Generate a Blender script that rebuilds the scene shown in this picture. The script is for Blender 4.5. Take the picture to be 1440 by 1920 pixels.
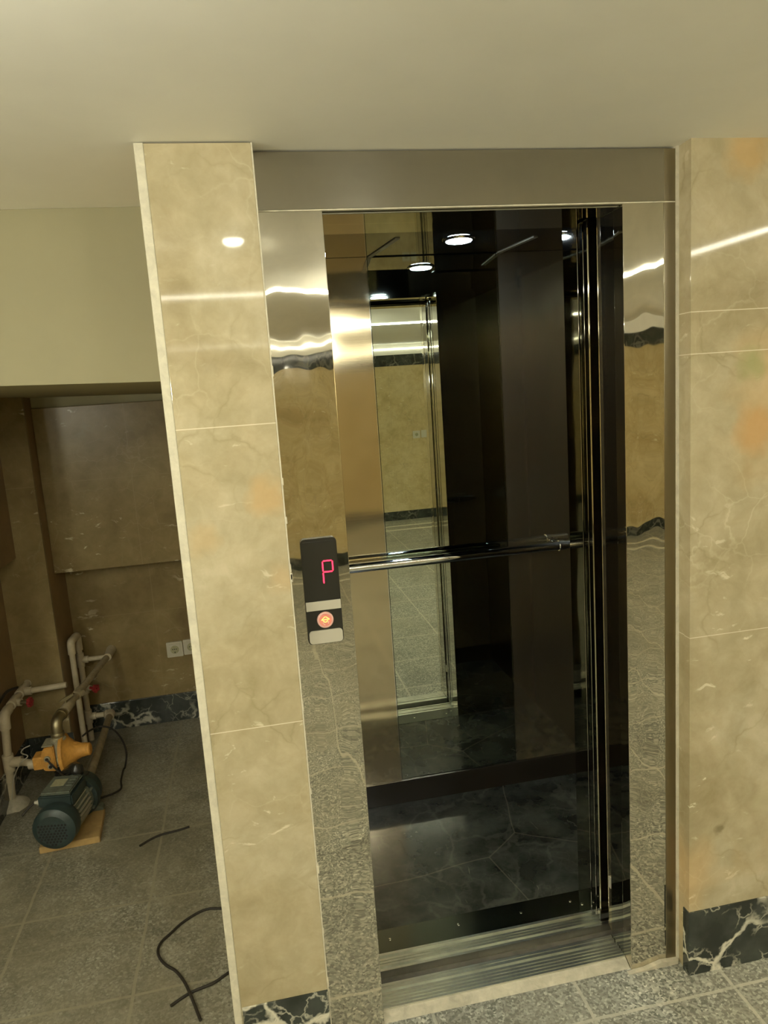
import bpy, bmesh, math, random
from mathutils import Vector, Matrix
random.seed(7)
scene = bpy.context.scene
for o in list(bpy.data.objects):
    bpy.data.objects.remove(o)

# ------------------------------------------------------------------ camera
YAW, PITCH, ROLL, FPX = 0.181657661, -0.16752046, -0.067747034, 1376.72
CAM = Vector((0.0, -1.6, 1.64))
fw = Vector((math.sin(YAW) * math.cos(PITCH), math.cos(YAW) * math.cos(PITCH), math.sin(PITCH)))
rt = Vector((math.cos(YAW), -math.sin(YAW), 0))
up = rt.cross(fw)
rt2 = rt * math.cos(ROLL) + up * math.sin(ROLL)
up2 = up * math.cos(ROLL) - rt * math.sin(ROLL)
cd = bpy.data.cameras.new('camera')
cam = bpy.data.objects.new('camera', cd)
scene.collection.objects.link(cam)
cd.sensor_fit = 'VERTICAL'
cd.sensor_height = 24.0
cd.lens = FPX / 1920 * 24.0
cd.clip_start = 0.02
cam.matrix_world = Matrix(((rt2.x, up2.x, -fw.x, CAM.x), (rt2.y, up2.y, -fw.y, CAM.y), (rt2.z, up2.z, -fw.z, CAM.z), (0, 0, 0, 1)))
scene.camera = cam

def W(px, py, Y):
    """the point of the place on the vertical plane y = Y that was measured at this spot of the photograph"""
    d = rt2 * ((px - 720) / FPX) - up2 * ((py - 960) / FPX) + fw
    return CAM + d * ((Y - CAM.y) / d.y)

# ------------------------------------------------------------------ world, exposure
wd = bpy.data.worlds.new('world')
scene.world = wd
wd.use_nodes = True
wd.node_tree.nodes['Background'].inputs[0].default_value = (0.9, 0.85, 0.6, 1)
wd.node_tree.nodes['Background'].inputs[1].default_value = 0.02
scene.view_settings.view_transform = 'Standard'
scene.view_settings.look = 'None'
scene.view_settings.gamma = 1
scene.view_settings.use_curve_mapping = False
scene.view_settings.exposure = 1.58
try:
    scene.cycles.glossy_bounces = 8
    scene.cycles.diffuse_bounces = 4
    scene.cycles.max_bounces = 10
    scene.cycles.blur_glossy = 0.0
    scene.cycles.sample_clamp_indirect = 4.0
except Exception:
    pass
STRIP = 15.0         # ceiling light lines
LAMP = 60.0          # round ceiling downlight
FILL_GLOBE = 120.0         # added fill bulbs, out of view in the hall
CARLAMP = 60.0       # downlight of the car
WARM = (1.0, 0.93, 0.66)

# ------------------------------------------------------------------ node helpers
def new_mat(name):
    m = bpy.data.materials.new(name)
    m.use_nodes = True
    nt = m.node_tree
    return m, nt, nt.nodes['Principled BSDF']

class N:
    def __init__(s, nt): s.nt = nt
    def n(s, t, **k):
        x = s.nt.nodes.new(t)
        for a, b in k.items(): setattr(x, a, b)
        return x
    def l(s, a, b): s.nt.links.new(a, b)
    def pos(s): return s.n('ShaderNodeNewGeometry').outputs['Position']
    def mapping(s, v, scale=(1, 1, 1), rot=(0, 0, 0)):
        m = s.n('ShaderNodeMapping')
        m.inputs['Scale'].default_value = scale
        m.inputs['Rotation'].default_value = rot
        s.l(v, m.inputs['Vector'])
        return m.outputs['Vector']
    def noise(s, v, scale, detail=4, rough=0.5, dist=0.0):
        x = s.n('ShaderNodeTexNoise')
        x.inputs['Scale'].default_value = scale
        x.inputs['Detail'].default_value = detail
        x.inputs['Roughness'].default_value = rough
        x.inputs['Distortion'].default_value = dist
        if v is not None: s.l(v, x.inputs['Vector'])
        return x
    def ramp(s, f, stops, interp='LINEAR'):
        r = s.n('ShaderNodeValToRGB')
        r.color_ramp.interpolation = interp
        e = r.color_ramp.elements
        while len(e) < len(stops): e.new(0.5)
        for i, (p, c) in enumerate(stops):
            e[i].position = p
            e[i].color = c if len(c) == 4 else (*c, 1)
        s.l(f, r.inputs['Fac'])
        return r.outputs['Color']
    def math(s, op, a, b=None, c=None):
        m = s.n('ShaderNodeMath', operation=op)
        for i, v in enumerate((a, b, c)):
            if v is None: continue
            if isinstance(v, (int, float)): m.inputs[i].default_value = v
            else: s.l(v, m.inputs[i])
        return m.outputs[0]
    def mix(s, f, a, b, mode='MIX'):
        m = s.n('ShaderNodeMix', data_type='RGBA', blend_type=mode)
        for sock, v in ((m.inputs[0], f), (m.inputs[6], a), (m.inputs[7], b)):
            if isinstance(v, (int, float)): sock.default_value = v
            elif isinstance(v, tuple): sock.default_value = v if len(v) == 4 else (*v, 1)
            else: s.l(v, sock)
        return m.outputs[2]
    def warp(s, v, scale, amt, detail=3):
        nz = s.noise(v, scale, detail)
        a = s.n('ShaderNodeVectorMath', operation='SUBTRACT')
        s.l(nz.outputs['Color'], a.inputs[0]); a.inputs[1].default_value = (0.5, 0.5, 0.5)
        b = s.n('ShaderNodeVectorMath', operation='SCALE')
        s.l(a.outputs[0], b.inputs[0]); b.inputs['Scale'].default_value = amt
        c = s.n('ShaderNodeVectorMath', operation='ADD')
        s.l(v, c.inputs[0]); s.l(b.outputs[0], c.inputs[1])
        return c.outputs[0]
    def edge(s, v, scale):
        x = s.n('ShaderNodeTexVoronoi', feature='DISTANCE_TO_EDGE')
        x.inputs['Scale'].default_value = scale
        s.l(v, x.inputs['Vector'])
        return x.outputs['Distance']
    def bump(s, h, strength, dist, bsdf):
        b = s.n('ShaderNodeBump')
        b.inputs['Strength'].default_value = strength
        b.inputs['Distance'].default_value = dist
        s.l(h, b.inputs['Height'])
        s.l(b.outputs[0], bsdf.inputs['Normal'])

def beige_marble(name, zlines=(), xper=None, xoff=0.0, base=((0.31, 0.255, 0.145), (0.405, 0.35, 0.22), (0.465, 0.415, 0.285)), rough=0.05, orange=True, seed=0.0, spec=0.26, joint=(0.72, 0.66, 0.50), spots=(), vein=1.0):
    m, nt, b = new_mat(name)
    k = N(nt)
    p = k.n('ShaderNodeVectorMath', operation='ADD')
    k.l(k.pos(), p.inputs[0]); p.inputs[1].default_value = (seed, seed * 2.1, seed * 0.7)
    p = p.outputs[0]
    w = k.warp(p, 2.4, 0.5, 4)
    cl = k.noise(w, 2.6, 8, 0.62)
    col = k.ramp(cl.outputs['Fac'], [(0.30, base[0]), (0.47, base[1]), (0.68, base[2])])
    mot = k.ramp(k.noise(k.warp(p, 8, 0.12, 4), 13, 6, 0.65).outputs['Fac'], [(0.32, (0.86, 0.86, 0.82)), (0.68, (1.10, 1.10, 1.12))])
    col = k.mix(1.0, col, mot, 'MULTIPLY')
    # cells with paler and darker borders
    e1 = k.edge(k.warp(p, 5, 0.22, 5), 4.6)
    crack = k.ramp(e1, [(0.0, (1, 1, 1)), (0.012, (0.35, 0.35, 0.35)), (0.03, (0, 0, 0))])
    msk = k.ramp(k.noise(p, 5, 3).outputs['Fac'], [(0.45, (0, 0, 0)), (0.62, (1, 1, 1))])
    f = k.math('MULTIPLY', crack, msk)
    col = k.mix(k.math('MULTIPLY', f, 0.55), col, (0.27, 0.235, 0.125))
    # white streaks running obliquely
    st = k.mapping(k.warp(p, 6, 0.12, 3), scale=(14, 14, 42), rot=(0.0, 0.62, 0.0))
    sn = k.noise(st, 0.9, 4, 0.6)
    sf = k.ramp(sn.outputs['Fac'], [(0.63, (0, 0, 0)), (0.69, (1, 1, 1))])
    sm = k.ramp(k.noise(p, 3.1, 2).outputs['Fac'], [(0.42, (0, 0, 0)), (0.62, (1, 1, 1))])
    col = k.mix(k.math('MULTIPLY', k.math('MULTIPLY', sf, sm), 0.55), col, (0.88, 0.83, 0.62))
    e2 = k.edge(k.warp(p, 9, 0.10, 4), 7.5)
    v2 = k.ramp(e2, [(0.0, (1, 1, 1)), (0.02, (0, 0, 0))])
    m2 = k.ramp(k.noise(p, 2.2, 2).outputs['Fac'], [(0.5, (0, 0, 0)), (0.68, (1, 1, 1))])
    col = k.mix(k.math('MULTIPLY', k.math('MULTIPLY', v2, m2), 0.22 * vein), col, (0.85, 0.78, 0.56))
    if orange:
        om = k.ramp(k.noise(w, 1.7, 3).outputs['Fac'], [(0.60, (0, 0, 0)), (0.74, (1, 1, 1))])
        col = k.mix(k.math('MULTIPLY', om, 0.55), col, (0.62, 0.40, 0.17))
    for (c, rad, scol, amt) in spots:
        dn = k.n('ShaderNodeVectorMath', operation='DISTANCE'); k.l(k.warp(k.pos(), 14, 0.09, 5), dn.inputs[0]); dn.inputs[1].default_value = c
        f = k.ramp(k.math('DIVIDE', dn.outputs['Value'], rad), [(0.35, (1, 1, 1)), (1.0, (0, 0, 0))])
        col = k.mix(k.math('MULTIPLY', f, amt), col, scol)
    sx = k.n('ShaderNodeSeparateXYZ'); k.l(k.pos(), sx.inputs[0])
    for z in zlines:
        d = k.math('ABSOLUTE', k.math('SUBTRACT', sx.outputs['Z'], z))
        col = k.mix(k.math('MULTIPLY', k.math('LESS_THAN', d, 0.0011), 0.75), col, joint)
    if xper:
        u = k.math('FRACT', k.math('DIVIDE', k.math('ADD', sx.outputs['X'], xoff), xper))
        col = k.mix(k.math('MULTIPLY', k.math('LESS_THAN', u, 0.0035 / xper), 0.6), col, joint)
    k.l(col, b.inputs['Base Color'])
    b.inputs['Roughness'].default_value = rough
    b.inputs['Specular IOR Level'].default_value = spec
    return m

def black_marble(name, seed=0.0, vein=(0.62, 0.60, 0.48), amount=1.0, rough=0.08, base=(0.022, 0.026, 0.022)):
    m, nt, b = new_mat(name)
    k = N(nt)
    p = k.n('ShaderNodeVectorMath', operation='ADD')
    k.l(k.pos(), p.inputs[0]); p.inputs[1].default_value = (seed, seed, seed)
    p = p.outputs[0]
    col = k.mix(k.ramp(k.noise(p, 12, 4).outputs['Fac'], [(0.4, (0, 0, 0)), (0.7, (1, 1, 1))]), base, tuple(c * 2.3 for c in base))
    w = k.warp(k.warp(p, 4, 0.34, 5), 24, 0.045, 5)
    big = k.ramp(k.edge(w, 4.2), [(0.0, (1, 1, 1)), (0.022, (0.75, 0.75, 0.75)), (0.048, (0, 0, 0))])
    bm_ = k.ramp(k.noise(p, 5, 3).outputs['Fac'], [(0.38, (0, 0, 0)), (0.50, (1, 1, 1))])
    f1 = k.math('MULTIPLY', k.math('MULTIPLY', big, bm_), amount)
    e2 = k.ramp(k.edge(k.warp(p, 11, 0.16, 6), 13), [(0.0, (1, 1, 1)), (0.05, (0, 0, 0))])
    m2 = k.ramp(k.noise(p, 9, 3).outputs['Fac'], [(0.45, (0, 0, 0)), (0.6, (1, 1, 1))])
    f2 = k.math('MULTIPLY', k.math('MULTIPLY', e2, m2), 0.6 * amount)
    col = k.mix(k.math('MAXIMUM', f1, f2), col, vein)
    k.l(col, b.inputs['Base Color'])
    b.inputs['Roughness'].default_value = rough
    return m

def terrazzo(name):
    m, nt, b = new_mat(name)
    k = N(nt)
    p = k.pos()
    v = k.n('ShaderNodeTexVoronoi'); v.inputs['Scale'].default_value = 165; k.l(k.warp(p, 60, 0.006, 2), v.inputs['Vector'])
    sep = k.n('ShaderNodeSeparateColor'); k.l(v.outputs['Color'], sep.inputs[0])
    chips = k.ramp(sep.outputs[0], [(0.0, (0.10, 0.105, 0.085)), (0.30, (0.19, 0.195, 0.16)), (0.62, (0.33, 0.33, 0.275)), (0.93, (0.48, 0.48, 0.40)), (0.99, (0.66, 0.65, 0.55))])
    dirt = k.ramp(k.noise(k.warp(p, 1.6, 0.5), 2.3, 6, 0.6).outputs['Fac'], [(0.38, (0, 0, 0)), (0.66, (1, 1, 1))])
    col = k.mix(k.math('MULTIPLY', dirt, 0.55), chips, (0.30, 0.285, 0.215))
    stain = k.ramp(k.noise(k.warp(p, 4, 0.4), 3.4, 5, 0.6).outputs['Fac'], [(0.50, (0, 0, 0)), (0.72, (1, 1, 1))])
    col = k.mix(k.math('MULTIPLY', stain, 0.45), col, (0.10, 0.095, 0.07))
    # trodden brown building dust lies over the tiles of the unfinished alcove
    s0 = k.n('ShaderNodeSeparateXYZ'); k.l(k.warp(p, 3, 0.5, 4), s0.inputs[0])
    inside = k.ramp(k.math('MULTIPLY', s0.outputs['X'], -1.0), [(0.0, (0, 0, 0)), (0.30, (1, 1, 1))])
    dust = k.ramp(k.noise(k.warp(p, 2.5, 0.6), 3.1, 7, 0.68).outputs['Fac'], [(0.33, (0.50, 0.50, 0.50)), (0.60, (0.96, 0.96, 0.96))])
    dcol = k.ramp(k.noise(k.warp(p, 3, 0.8), 4.2, 7, 0.65).outputs['Fac'], [(0.32, (0.10, 0.09, 0.055)), (0.50, (0.17, 0.155, 0.10)), (0.68, (0.27, 0.25, 0.175))])
    col = k.mix(k.math('MULTIPLY', k.math('MULTIPLY', inside, dust), 0.85), col, dcol)
    sx = k.n('ShaderNodeSeparateXYZ'); k.l(k.warp(p, 9, 0.012, 3), sx.inputs[0])
    g = None
    for ax, off, per in (('X', 0.464 - 0.004 + 4.0, 0.40), ('Y', 0.075 - 0.004 + 4.05 * 2, 0.405)):
        u = k.math('FRACT', k.math('DIVIDE', k.math('ADD', sx.outputs[ax], off), per))
        ln = k.math('LESS_THAN', u, 0.009 / per)
        g = ln if g is None else k.math('MAXIMUM', g, ln)
    gn = k.ramp(k.noise(p, 22, 3).outputs['Fac'], [(0.3, (0.45, 0.45, 0.45)), (0.6, (0.95, 0.95, 0.95))])
    col = k.mix(k.math('MULTIPLY', g, gn), col, k.mix(inside, (0.50, 0.48, 0.38), (0.28, 0.26, 0.18)))
    k.l(col, b.inputs['Base Color'])
    b.inputs['Roughness'].default_value = 0.42
    b.inputs['Specular IOR Level'].default_value = 0.35
    k.bump(v.outputs['Distance'], 0.15, 0.001, b)
    return m

def plain(name, col, rough=0.5, metal=0.0, var=0.0, scale=8, bump=0.0, bscale=60, spec=0.5):
    m, nt, b = new_mat(name)
    k = N(nt)
    if var:
        nz = k.noise(k.warp(k.pos(), scale, 0.1), scale, 6, 0.6)
        c = k.ramp(nz.outputs['Fac'], [(0.3, tuple(max(0, x * (1 - var)) for x in col)), (0.7, tuple(min(1, x * (1 + var)) for x in col))])
        k.l(c, b.inputs['Base Color'])
    else:
        b.inputs['Base Color'].default_value = (*col, 1)
    b.inputs['Roughness'].default_value = rough
    b.inputs['Metallic'].default_value = metal
    b.inputs['Specular IOR Level'].default_value = spec
    if bump:
        k.bump(k.noise(k.pos(), bscale, 4).outputs['Fac'], bump, 0.002, b)
    return m

def steel(name, col, rough, wave=0.0, brush=0.0, stains=0.0, scale=(9, 9, 5)):
    """sheet metal; wave = slow dents of thin polished sheet in metres"""
    m, nt, b = new_mat(name)
    k = N(nt)
    b.inputs['Metallic'].default_value = 1.0
    b.inputs['Roughness'].default_value = rough
    b.inputs['Base Color'].default_value = (*col, 1)
    if stains:
        f = k.ramp(k.noise(k.warp(k.pos(), 5, 0.3), 7, 6, 0.65).outputs['Fac'], [(0.42, (0, 0, 0)), (0.75, (1, 1, 1))])
        k.l(k.mix(k.math('MULTIPLY', f, stains), col, tuple(c * 0.72 for c in col)), b.inputs['Base Color'])
        k.l(k.math('ADD', k.math('MULTIPLY', f, 0.03 * stains), rough), b.inputs['Roughness'])
    h = None
    if wave:
        n1 = k.noise(k.mapping(k.pos(), scale=scale), 1.0, 1.5, 0.4)
        h = k.math('MULTIPLY', n1.outputs['Fac'], 1.0)
        bp = k.n('ShaderNodeBump'); bp.inputs['Distance'].default_value = wave; bp.inputs['Strength'].default_value = 1.0
        k.l(h, bp.inputs['Height']); last = bp.outputs[0]
        k.l(last, b.inputs['Normal'])
    if brush:
        n2 = k.noise(k.mapping(k.pos(), scale=(1.5, 1.5, 900)), 1.0, 2)
        b2 = k.n('ShaderNodeBump'); b2.inputs['Distance'].default_value = brush; b2.inputs['Strength'].default_value = 1.0
        k.l(n2.outputs['Fac'], b2.inputs['Height'])
        if wave: k.l(last, b2.inputs['Normal'])
        k.l(b2.outputs[0], b.inputs['Normal'])
    return m

def emit(name, col, strength):
    m, nt, b = new_mat(name)
    b.inputs['Base Color'].default_value = (*col, 1)
    b.inputs['Emission Color'].default_value = (*col, 1)
    b.inputs['Emission Strength'].default_value = strength
    return m

M = dict(
    marble_front=beige_marble('beige_marble_front', (1.766, 1.669, 0.966), spots=(
        (tuple(W(1418, 805, 0)), 0.075, (0.50, 0.27, 0.09), 0.55), (tuple(W(1405, 285, 0)), 0.075, (0.52, 0.33, 0.12), 0.55),
        (tuple(W(1415, 685, 0)), 0.050, (0.27, 0.31, 0.13), 0.55), (tuple(W(1350, 1545, 0)), 0.022, (0.16, 0.13, 0.06), 0.7),
        (tuple(W(1435, 1500, 0)), 0.05, (0.45, 0.40, 0.25), 0.6))),
    marble_pillar=beige_marble('beige_marble_pillar', (1.581, 0.899), seed=3.7, spots=(
        (tuple(W(500, 935, 0)), 0.055, (0.50, 0.32, 0.13), 0.5), (tuple(W(380, 1010, 0)), 0.045, (0.50, 0.35, 0.16), 0.35),
        (tuple(W(535, 1085, 0)), 0.05, (0.52, 0.36, 0.18), 0.35))),
    marble_room=beige_marble('beige_marble_room', (1.29, 0.69), xper=0.62, xoff=8.75, seed=9.1, rough=0.15, orange=False,
                             base=((0.42, 0.325, 0.16), (0.52, 0.42, 0.22), (0.58, 0.48, 0.28)), joint=(0.4, 0.33, 0.2)),
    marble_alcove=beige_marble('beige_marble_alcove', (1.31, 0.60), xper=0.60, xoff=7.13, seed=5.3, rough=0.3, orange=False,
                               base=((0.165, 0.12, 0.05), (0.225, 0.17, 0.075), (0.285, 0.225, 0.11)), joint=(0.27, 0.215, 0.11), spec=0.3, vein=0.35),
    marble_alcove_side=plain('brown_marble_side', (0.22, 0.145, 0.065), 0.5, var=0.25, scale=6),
    black=black_marble('black_marble_veined', 1.3),
    black_back=black_marble('black_marble_back', 4.4, amount=0.6),
    black_fine=black_marble('black_marble_band', 7.7, amount=0.35, vein=(0.4, 0.39, 0.32)),
    car_floor=black_marble('black_marble_car_floor', 2.2, amount=0.05, rough=0.16, base=(0.022, 0.024, 0.019)),
    floor=terrazzo('terrazzo_tiles'),
    paint=plain('cream_ceiling_paint', (0.90, 0.89, 0.82), 0.6, var=0.03, scale=3),
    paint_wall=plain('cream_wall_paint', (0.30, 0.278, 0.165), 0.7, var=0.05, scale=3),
    plaster=plain('rough_plaster', (0.55, 0.52, 0.40), 0.9, var=0.15, scale=25, bump=0.5),
    mortar=plain('cement_mortar', (0.45, 0.42, 0.32), 0.95, var=0.25, scale=18, bump=0.8),
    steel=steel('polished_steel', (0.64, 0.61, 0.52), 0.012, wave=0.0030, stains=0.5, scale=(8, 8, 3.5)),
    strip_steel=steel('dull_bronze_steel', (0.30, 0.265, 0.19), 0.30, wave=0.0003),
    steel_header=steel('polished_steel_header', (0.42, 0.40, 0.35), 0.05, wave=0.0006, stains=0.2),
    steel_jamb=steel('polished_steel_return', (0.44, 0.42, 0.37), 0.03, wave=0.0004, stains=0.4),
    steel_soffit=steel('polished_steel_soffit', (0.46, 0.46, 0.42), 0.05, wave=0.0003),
    brushed=steel('brushed_steel', (0.62, 0.54, 0.38), 0.07, wave=0.0008, brush=0.00001, scale=(4, 4, 6)),
    sill=steel('aluminium_sill', (0.80, 0.81, 0.74), 0.30, brush=0.0, stains=1.0),
    plate=steel('dark_threshold_plate', (0.16, 0.18, 0.17), 0.16, wave=0.0006),
    chrome=steel('chrome', (0.80, 0.82, 0.82), 0.05),
    mirror=steel('mirror_glass', (0.56, 0.61, 0.53), 0.0),
    car_ceiling=plain('black_gloss_ceiling', (0.012, 0.014, 0.014), 0.03, spec=0.9),
    car_dark=plain('dark_gloss_wall', (0.022, 0.019, 0.014), 0.12, spec=0.4),
    car_side=steel('bronze_side_panel', (0.07, 0.06, 0.045), 0.3),
    shaft=plain('dark_shaft', (0.03, 0.03, 0.025), 0.8),
    plastic_black=plain('black_plastic', (0.018, 0.018, 0.014), 0.25),
    plastic_grey=plain('grey_plastic', (0.42, 0.40, 0.32), 0.4),
    socket=plain('white_socket_plastic', (0.50, 0.48, 0.38), 0.4),
    hole=plain('dark_hole', (0.01, 0.01, 0.01), 0.8),
    gap_dirt=plain('dirty_gap_steel', (0.07, 0.062, 0.045), 0.7, var=0.3, scale=20),
    cable=plain('black_rubber_cable', (0.018, 0.015, 0.010), 0.6, var=0.3, scale=40),
    pipe=plain('white_plastic_pipe', (0.48, 0.42, 0.29), 0.5, var=0.16, scale=18),
    pipe_dirty=plain('dusty_plastic_pipe', (0.30, 0.25, 0.15), 0.7, var=0.3, scale=22),
    red=plain('red_valve_handle', (0.32, 0.03, 0.03), 0.45, var=0.2, scale=30),
    brass=steel('dull_brass', (0.36, 0.32, 0.20), 0.45, stains=0.6),
    orange=plain('orange_plastic', (0.52, 0.26, 0.045), 0.65, var=0.25, scale=25),
    dusty=plain('dusty_grey_casing', (0.28, 0.26, 0.17), 0.8, var=0.25, scale=30),
    green=plain('dark_green_cast_iron', (0.020, 0.036, 0.034), 0.45, var=0.35, scale=22),
    greydust=plain('dusty_green_casing', (0.10, 0.115, 0.085), 0.7, var=0.35, scale=25),
    fins=plain('grey_fins', (0.30, 0.28, 0.19), 0.6, var=0.2),
    label=plain('paper_rating_label', (0.35, 0.34, 0.20), 0.7, var=0.2, scale=40),
    wood=plain('pine_block', (0.36, 0.24, 0.09), 0.7, var=0.2, scale=14),
    strip=emit('led_strip_light', (1.0, 0.965, 0.80), STRIP),
    strip_dim=emit('led_strip_light_dim', (1.0, 0.965, 0.80), STRIP * 0.45),
    fill_globe_dim=emit('fill_bulb_light_dim', (1.0, 0.965, 0.80), FILL_GLOBE * 0.42),
    lamp=emit('warm_lamp_light', (1.0, 0.95, 0.76), LAMP),
    fill_globe=emit('fill_bulb_light', (1.0, 0.965, 0.79), FILL_GLOBE),
    carlamp=emit('cool_lamp_light', (0.72, 0.88, 1.0), CARLAMP),
    redled=emit('red_led', (1.0, 0.02, 0.06), 1.2),
    button=plain('salmon_button', (0.75, 0.26, 0.20), 0.4),
    button_ring=plain('pale_pink_ring', (0.72, 0.42, 0.36), 0.35),
    arrow=emit('yellow_arrow_light', (1.0, 0.62, 0.12), 0.5),
    white=plain('white_plastic', (0.7, 0.7, 0.62), 0.35),
)
# car floor: straight white scratches and thin veins
def scratch_floor():
    m = M['car_floor']; nt = m.node_tree; k = N(nt); b = nt.nodes['Principled BSDF']
    old = b.inputs['Base Color'].links[0].from_socket
    e = k.edge(k.warp(k.pos(), 2, 0.06, 2), 1.2)
    f = k.ramp(e, [(0.0, (1, 1, 1)), (0.0018, (0, 0, 0))])
    c = k.mix(k.math('MULTIPLY', f, 0.20), old, (0.4, 0.33, 0.24))
    sn = k.noise(k.mapping(k.warp(k.pos(), 8, 0.05), scale=(70, 6, 1), rot=(0, 0, 0.35)), 1.0, 3, 0.6)
    f2 = k.ramp(sn.outputs['Fac'], [(0.70, (0, 0, 0)), (0.75, (1, 1, 1))])
    c = k.mix(k.math('MULTIPLY', f2, 0.35), c, (0.45, 0.43, 0.33))
    d = k.ramp(k.noise(k.pos(), 5, 6, 0.7).outputs['Fac'], [(0.45, (0, 0, 0)), (0.8, (1, 1, 1))])
    c = k.mix(k.math('MULTIPLY', d, 0.16), c, (0.30, 0.29, 0.22))
    k.l(c, b.inputs['Base Color'])
scratch_floor()
M['brushed'].node_tree.nodes['Principled BSDF'].inputs['Metallic'].default_value = 0.93

# ------------------------------------------------------------------ mesh helpers
def box(bm, a, b, bev=0.0, seg=2):
    a, b = Vector(a), Vector(b)
    lo = Vector(map(min, a, b)); hi = Vector(map(max, a, b))
    r = bmesh.ops.create_cube(bm, size=1)
    vs = r['verts']
    for v in vs:
        v.co = Vector(((v.co.x + .5) * (hi.x - lo.x) + lo.x, (v.co.y + .5) * (hi.y - lo.y) + lo.y, (v.co.z + .5) * (hi.z - lo.z) + lo.z))
    if bev:
        es = {e for v in vs for e in v.link_edges}
        bmesh.ops.bevel(bm, geom=list(es), offset=bev, segments=seg, profile=0.5, affect='EDGES')
    return vs

def B(a, b, bev=0.0, seg=2):
    bm = bmesh.new(); box(bm, a, b, bev, seg); return bm

def frame_of(d):
    d = d.normalized()
    h = Vector((0, 0, 1)) if abs(d.z) < 0.9 else Vector((0, 1, 0))
    u = d.cross(h).normalized()
    return u, d.cross(u).normalized()

def tube(bm, pts, r, n=14, cap=True):
    pts = [Vector(p) for p in pts]
    rs = r if isinstance(r, (list, tuple)) else [r] * len(pts)
    rings = []
    u = None
    for i, p in enumerate(pts):
        if i == 0: d = pts[1] - p
        elif i == len(pts) - 1: d = p - pts[i - 1]
        else: d = (p - pts[i - 1]).normalized() + (pts[i + 1] - p).normalized()
        d.normalize()
        if u is None: u, w = frame_of(d)
        else:
            u = (u - d * u.dot(d)).normalized(); w = d.cross(u).normalized()
        rings.append([bm.verts.new(p + (u * math.cos(2 * math.pi * k / n) + w * math.sin(2 * math.pi * k / n)) * rs[i]) for k in range(n)])
    for a, b in zip(rings, rings[1:]):
        for k in range(n):
            f = bm.faces.new((a[k], a[(k + 1) % n], b[(k + 1) % n], b[k])); f.smooth = True
    if cap:
        for ring in (rings[0], rings[-1]):
            try: bm.faces.new(ring)
            except ValueError: pass
    return rings

def smooth_path(pts, n=8):
    pts = [Vector(p) for p in pts]
    q = [pts[0] * 2 - pts[1]] + pts + [pts[-1] * 2 - pts[-2]]
    out = []
    for i in range(1, len(q) - 2):
        p0, p1, p2, p3 = q[i - 1:i + 3]
        for k in range(n):
            t = k / n
            out.append(0.5 * ((2 * p1) + (p2 - p0) * t + (2 * p0 - 5 * p1 + 4 * p2 - p3) * t * t + (3 * p1 - p0 - 3 * p2 + p3) * t ** 3))
    out.append(pts[-1])
    return out

def bend(a, c, b, r, n=6):
    """pipe path a -> b that turns at c with radius r"""
    a, c, b = Vector(a), Vector(c), Vector(b)
    p, q = c + (a - c).normalized() * r, c + (b - c).normalized() * r
    return [a] + [(1 - t) ** 2 * p + 2 * t * (1 - t) * c + t * t * q for t in [i / n for i in range(n + 1)]] + [b]

def lathe(bm, origin, axis, prof, n=32, cap=True):
    """prof = [(distance along axis, radius)]"""
    o, d = Vector(origin), Vector(axis).normalized()
    u, w = frame_of(d)
    rings = [[bm.verts.new(o + d * t + (u * math.cos(2 * math.pi * k / n) + w * math.sin(2 * math.pi * k / n)) * max(r, 1e-4)) for k in range(n)] for t, r in prof]
    for a, b in zip(rings, rings[1:]):
        for k in range(n):
            f = bm.faces.new((a[k], a[(k + 1) % n], b[(k + 1) % n], b[k])); f.smooth = True
    if cap:
        bm.faces.new(rings[0]); bm.faces.new(rings[-1])

def prism(bm, pts, a, b, plane='xz'):
    """closed polygon pts in the plane, extruded along the third axis a..b"""
    def mk(u, v, t):
        return (u, t, v) if plane == 'xz' else ((u, v, t) if plane == 'xy' else (t, u, v))
    A = [bm.verts.new(mk(u, v, a)) for u, v in pts]
    C = [bm.verts.new(mk(u, v, b)) for u, v in pts]
    bm.faces.new(A); bm.faces.new(C)
    for i in range(len(pts)):
        j = (i + 1) % len(pts)
        bm.faces.new((A[i], A[j], C[j], C[i]))

def rrect(x0, z0, x1, z1, r, n=5):
    out = []
    for cx, cz, a0 in ((x1 - r, z1 - r, 0), (x0 + r, z1 - r, 90), (x0 + r, z0 + r, 180), (x1 - r, z0 + r, 270)):
        for i in range(n + 1):
            a = math.radians(a0 + 90 * i / n)
            out.append((cx + r * math.cos(a), cz + r * math.sin(a)))
    return out

def obj(name, bm, mat, parent=None, sharp=35):
    if parent is not None:
        q = parent; off = Vector((0, 0, 0))
        while q is not None:
            off += q.location; q = q.parent
        bmesh.ops.translate(bm, verts=bm.verts, vec=-off)
    bmesh.ops.recalc_face_normals(bm, faces=bm.faces)
    for e in bm.edges:
        if len(e.link_faces) == 2 and e.calc_face_angle(0) > math.radians(sharp): e.smooth = False
    me = bpy.data.meshes.new(name)
    bm.to_mesh(me); bm.free()
    me.materials.append(M[mat] if isinstance(mat, str) else mat)
    o = bpy.data.objects.new(name, me)
    scene.collection.objects.link(o)
    o.parent = parent
    return o

def struct(name, bm, mat):
    o = obj(name, bm, mat); o['kind'] = 'structure'
    return o

def thing(name, label, cat, loc=(0, 0, 0), group=None):
    o = bpy.data.objects.new(name, None)
    o.empty_display_size = 0.05
    scene.collection.objects.link(o)
    o.location = loc
    return tag(o, label, cat, group)

def tag(o, label, cat, group=None):
    o['label'] = label; o['category'] = cat
    if group: o['group'] = group
    return o

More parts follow.
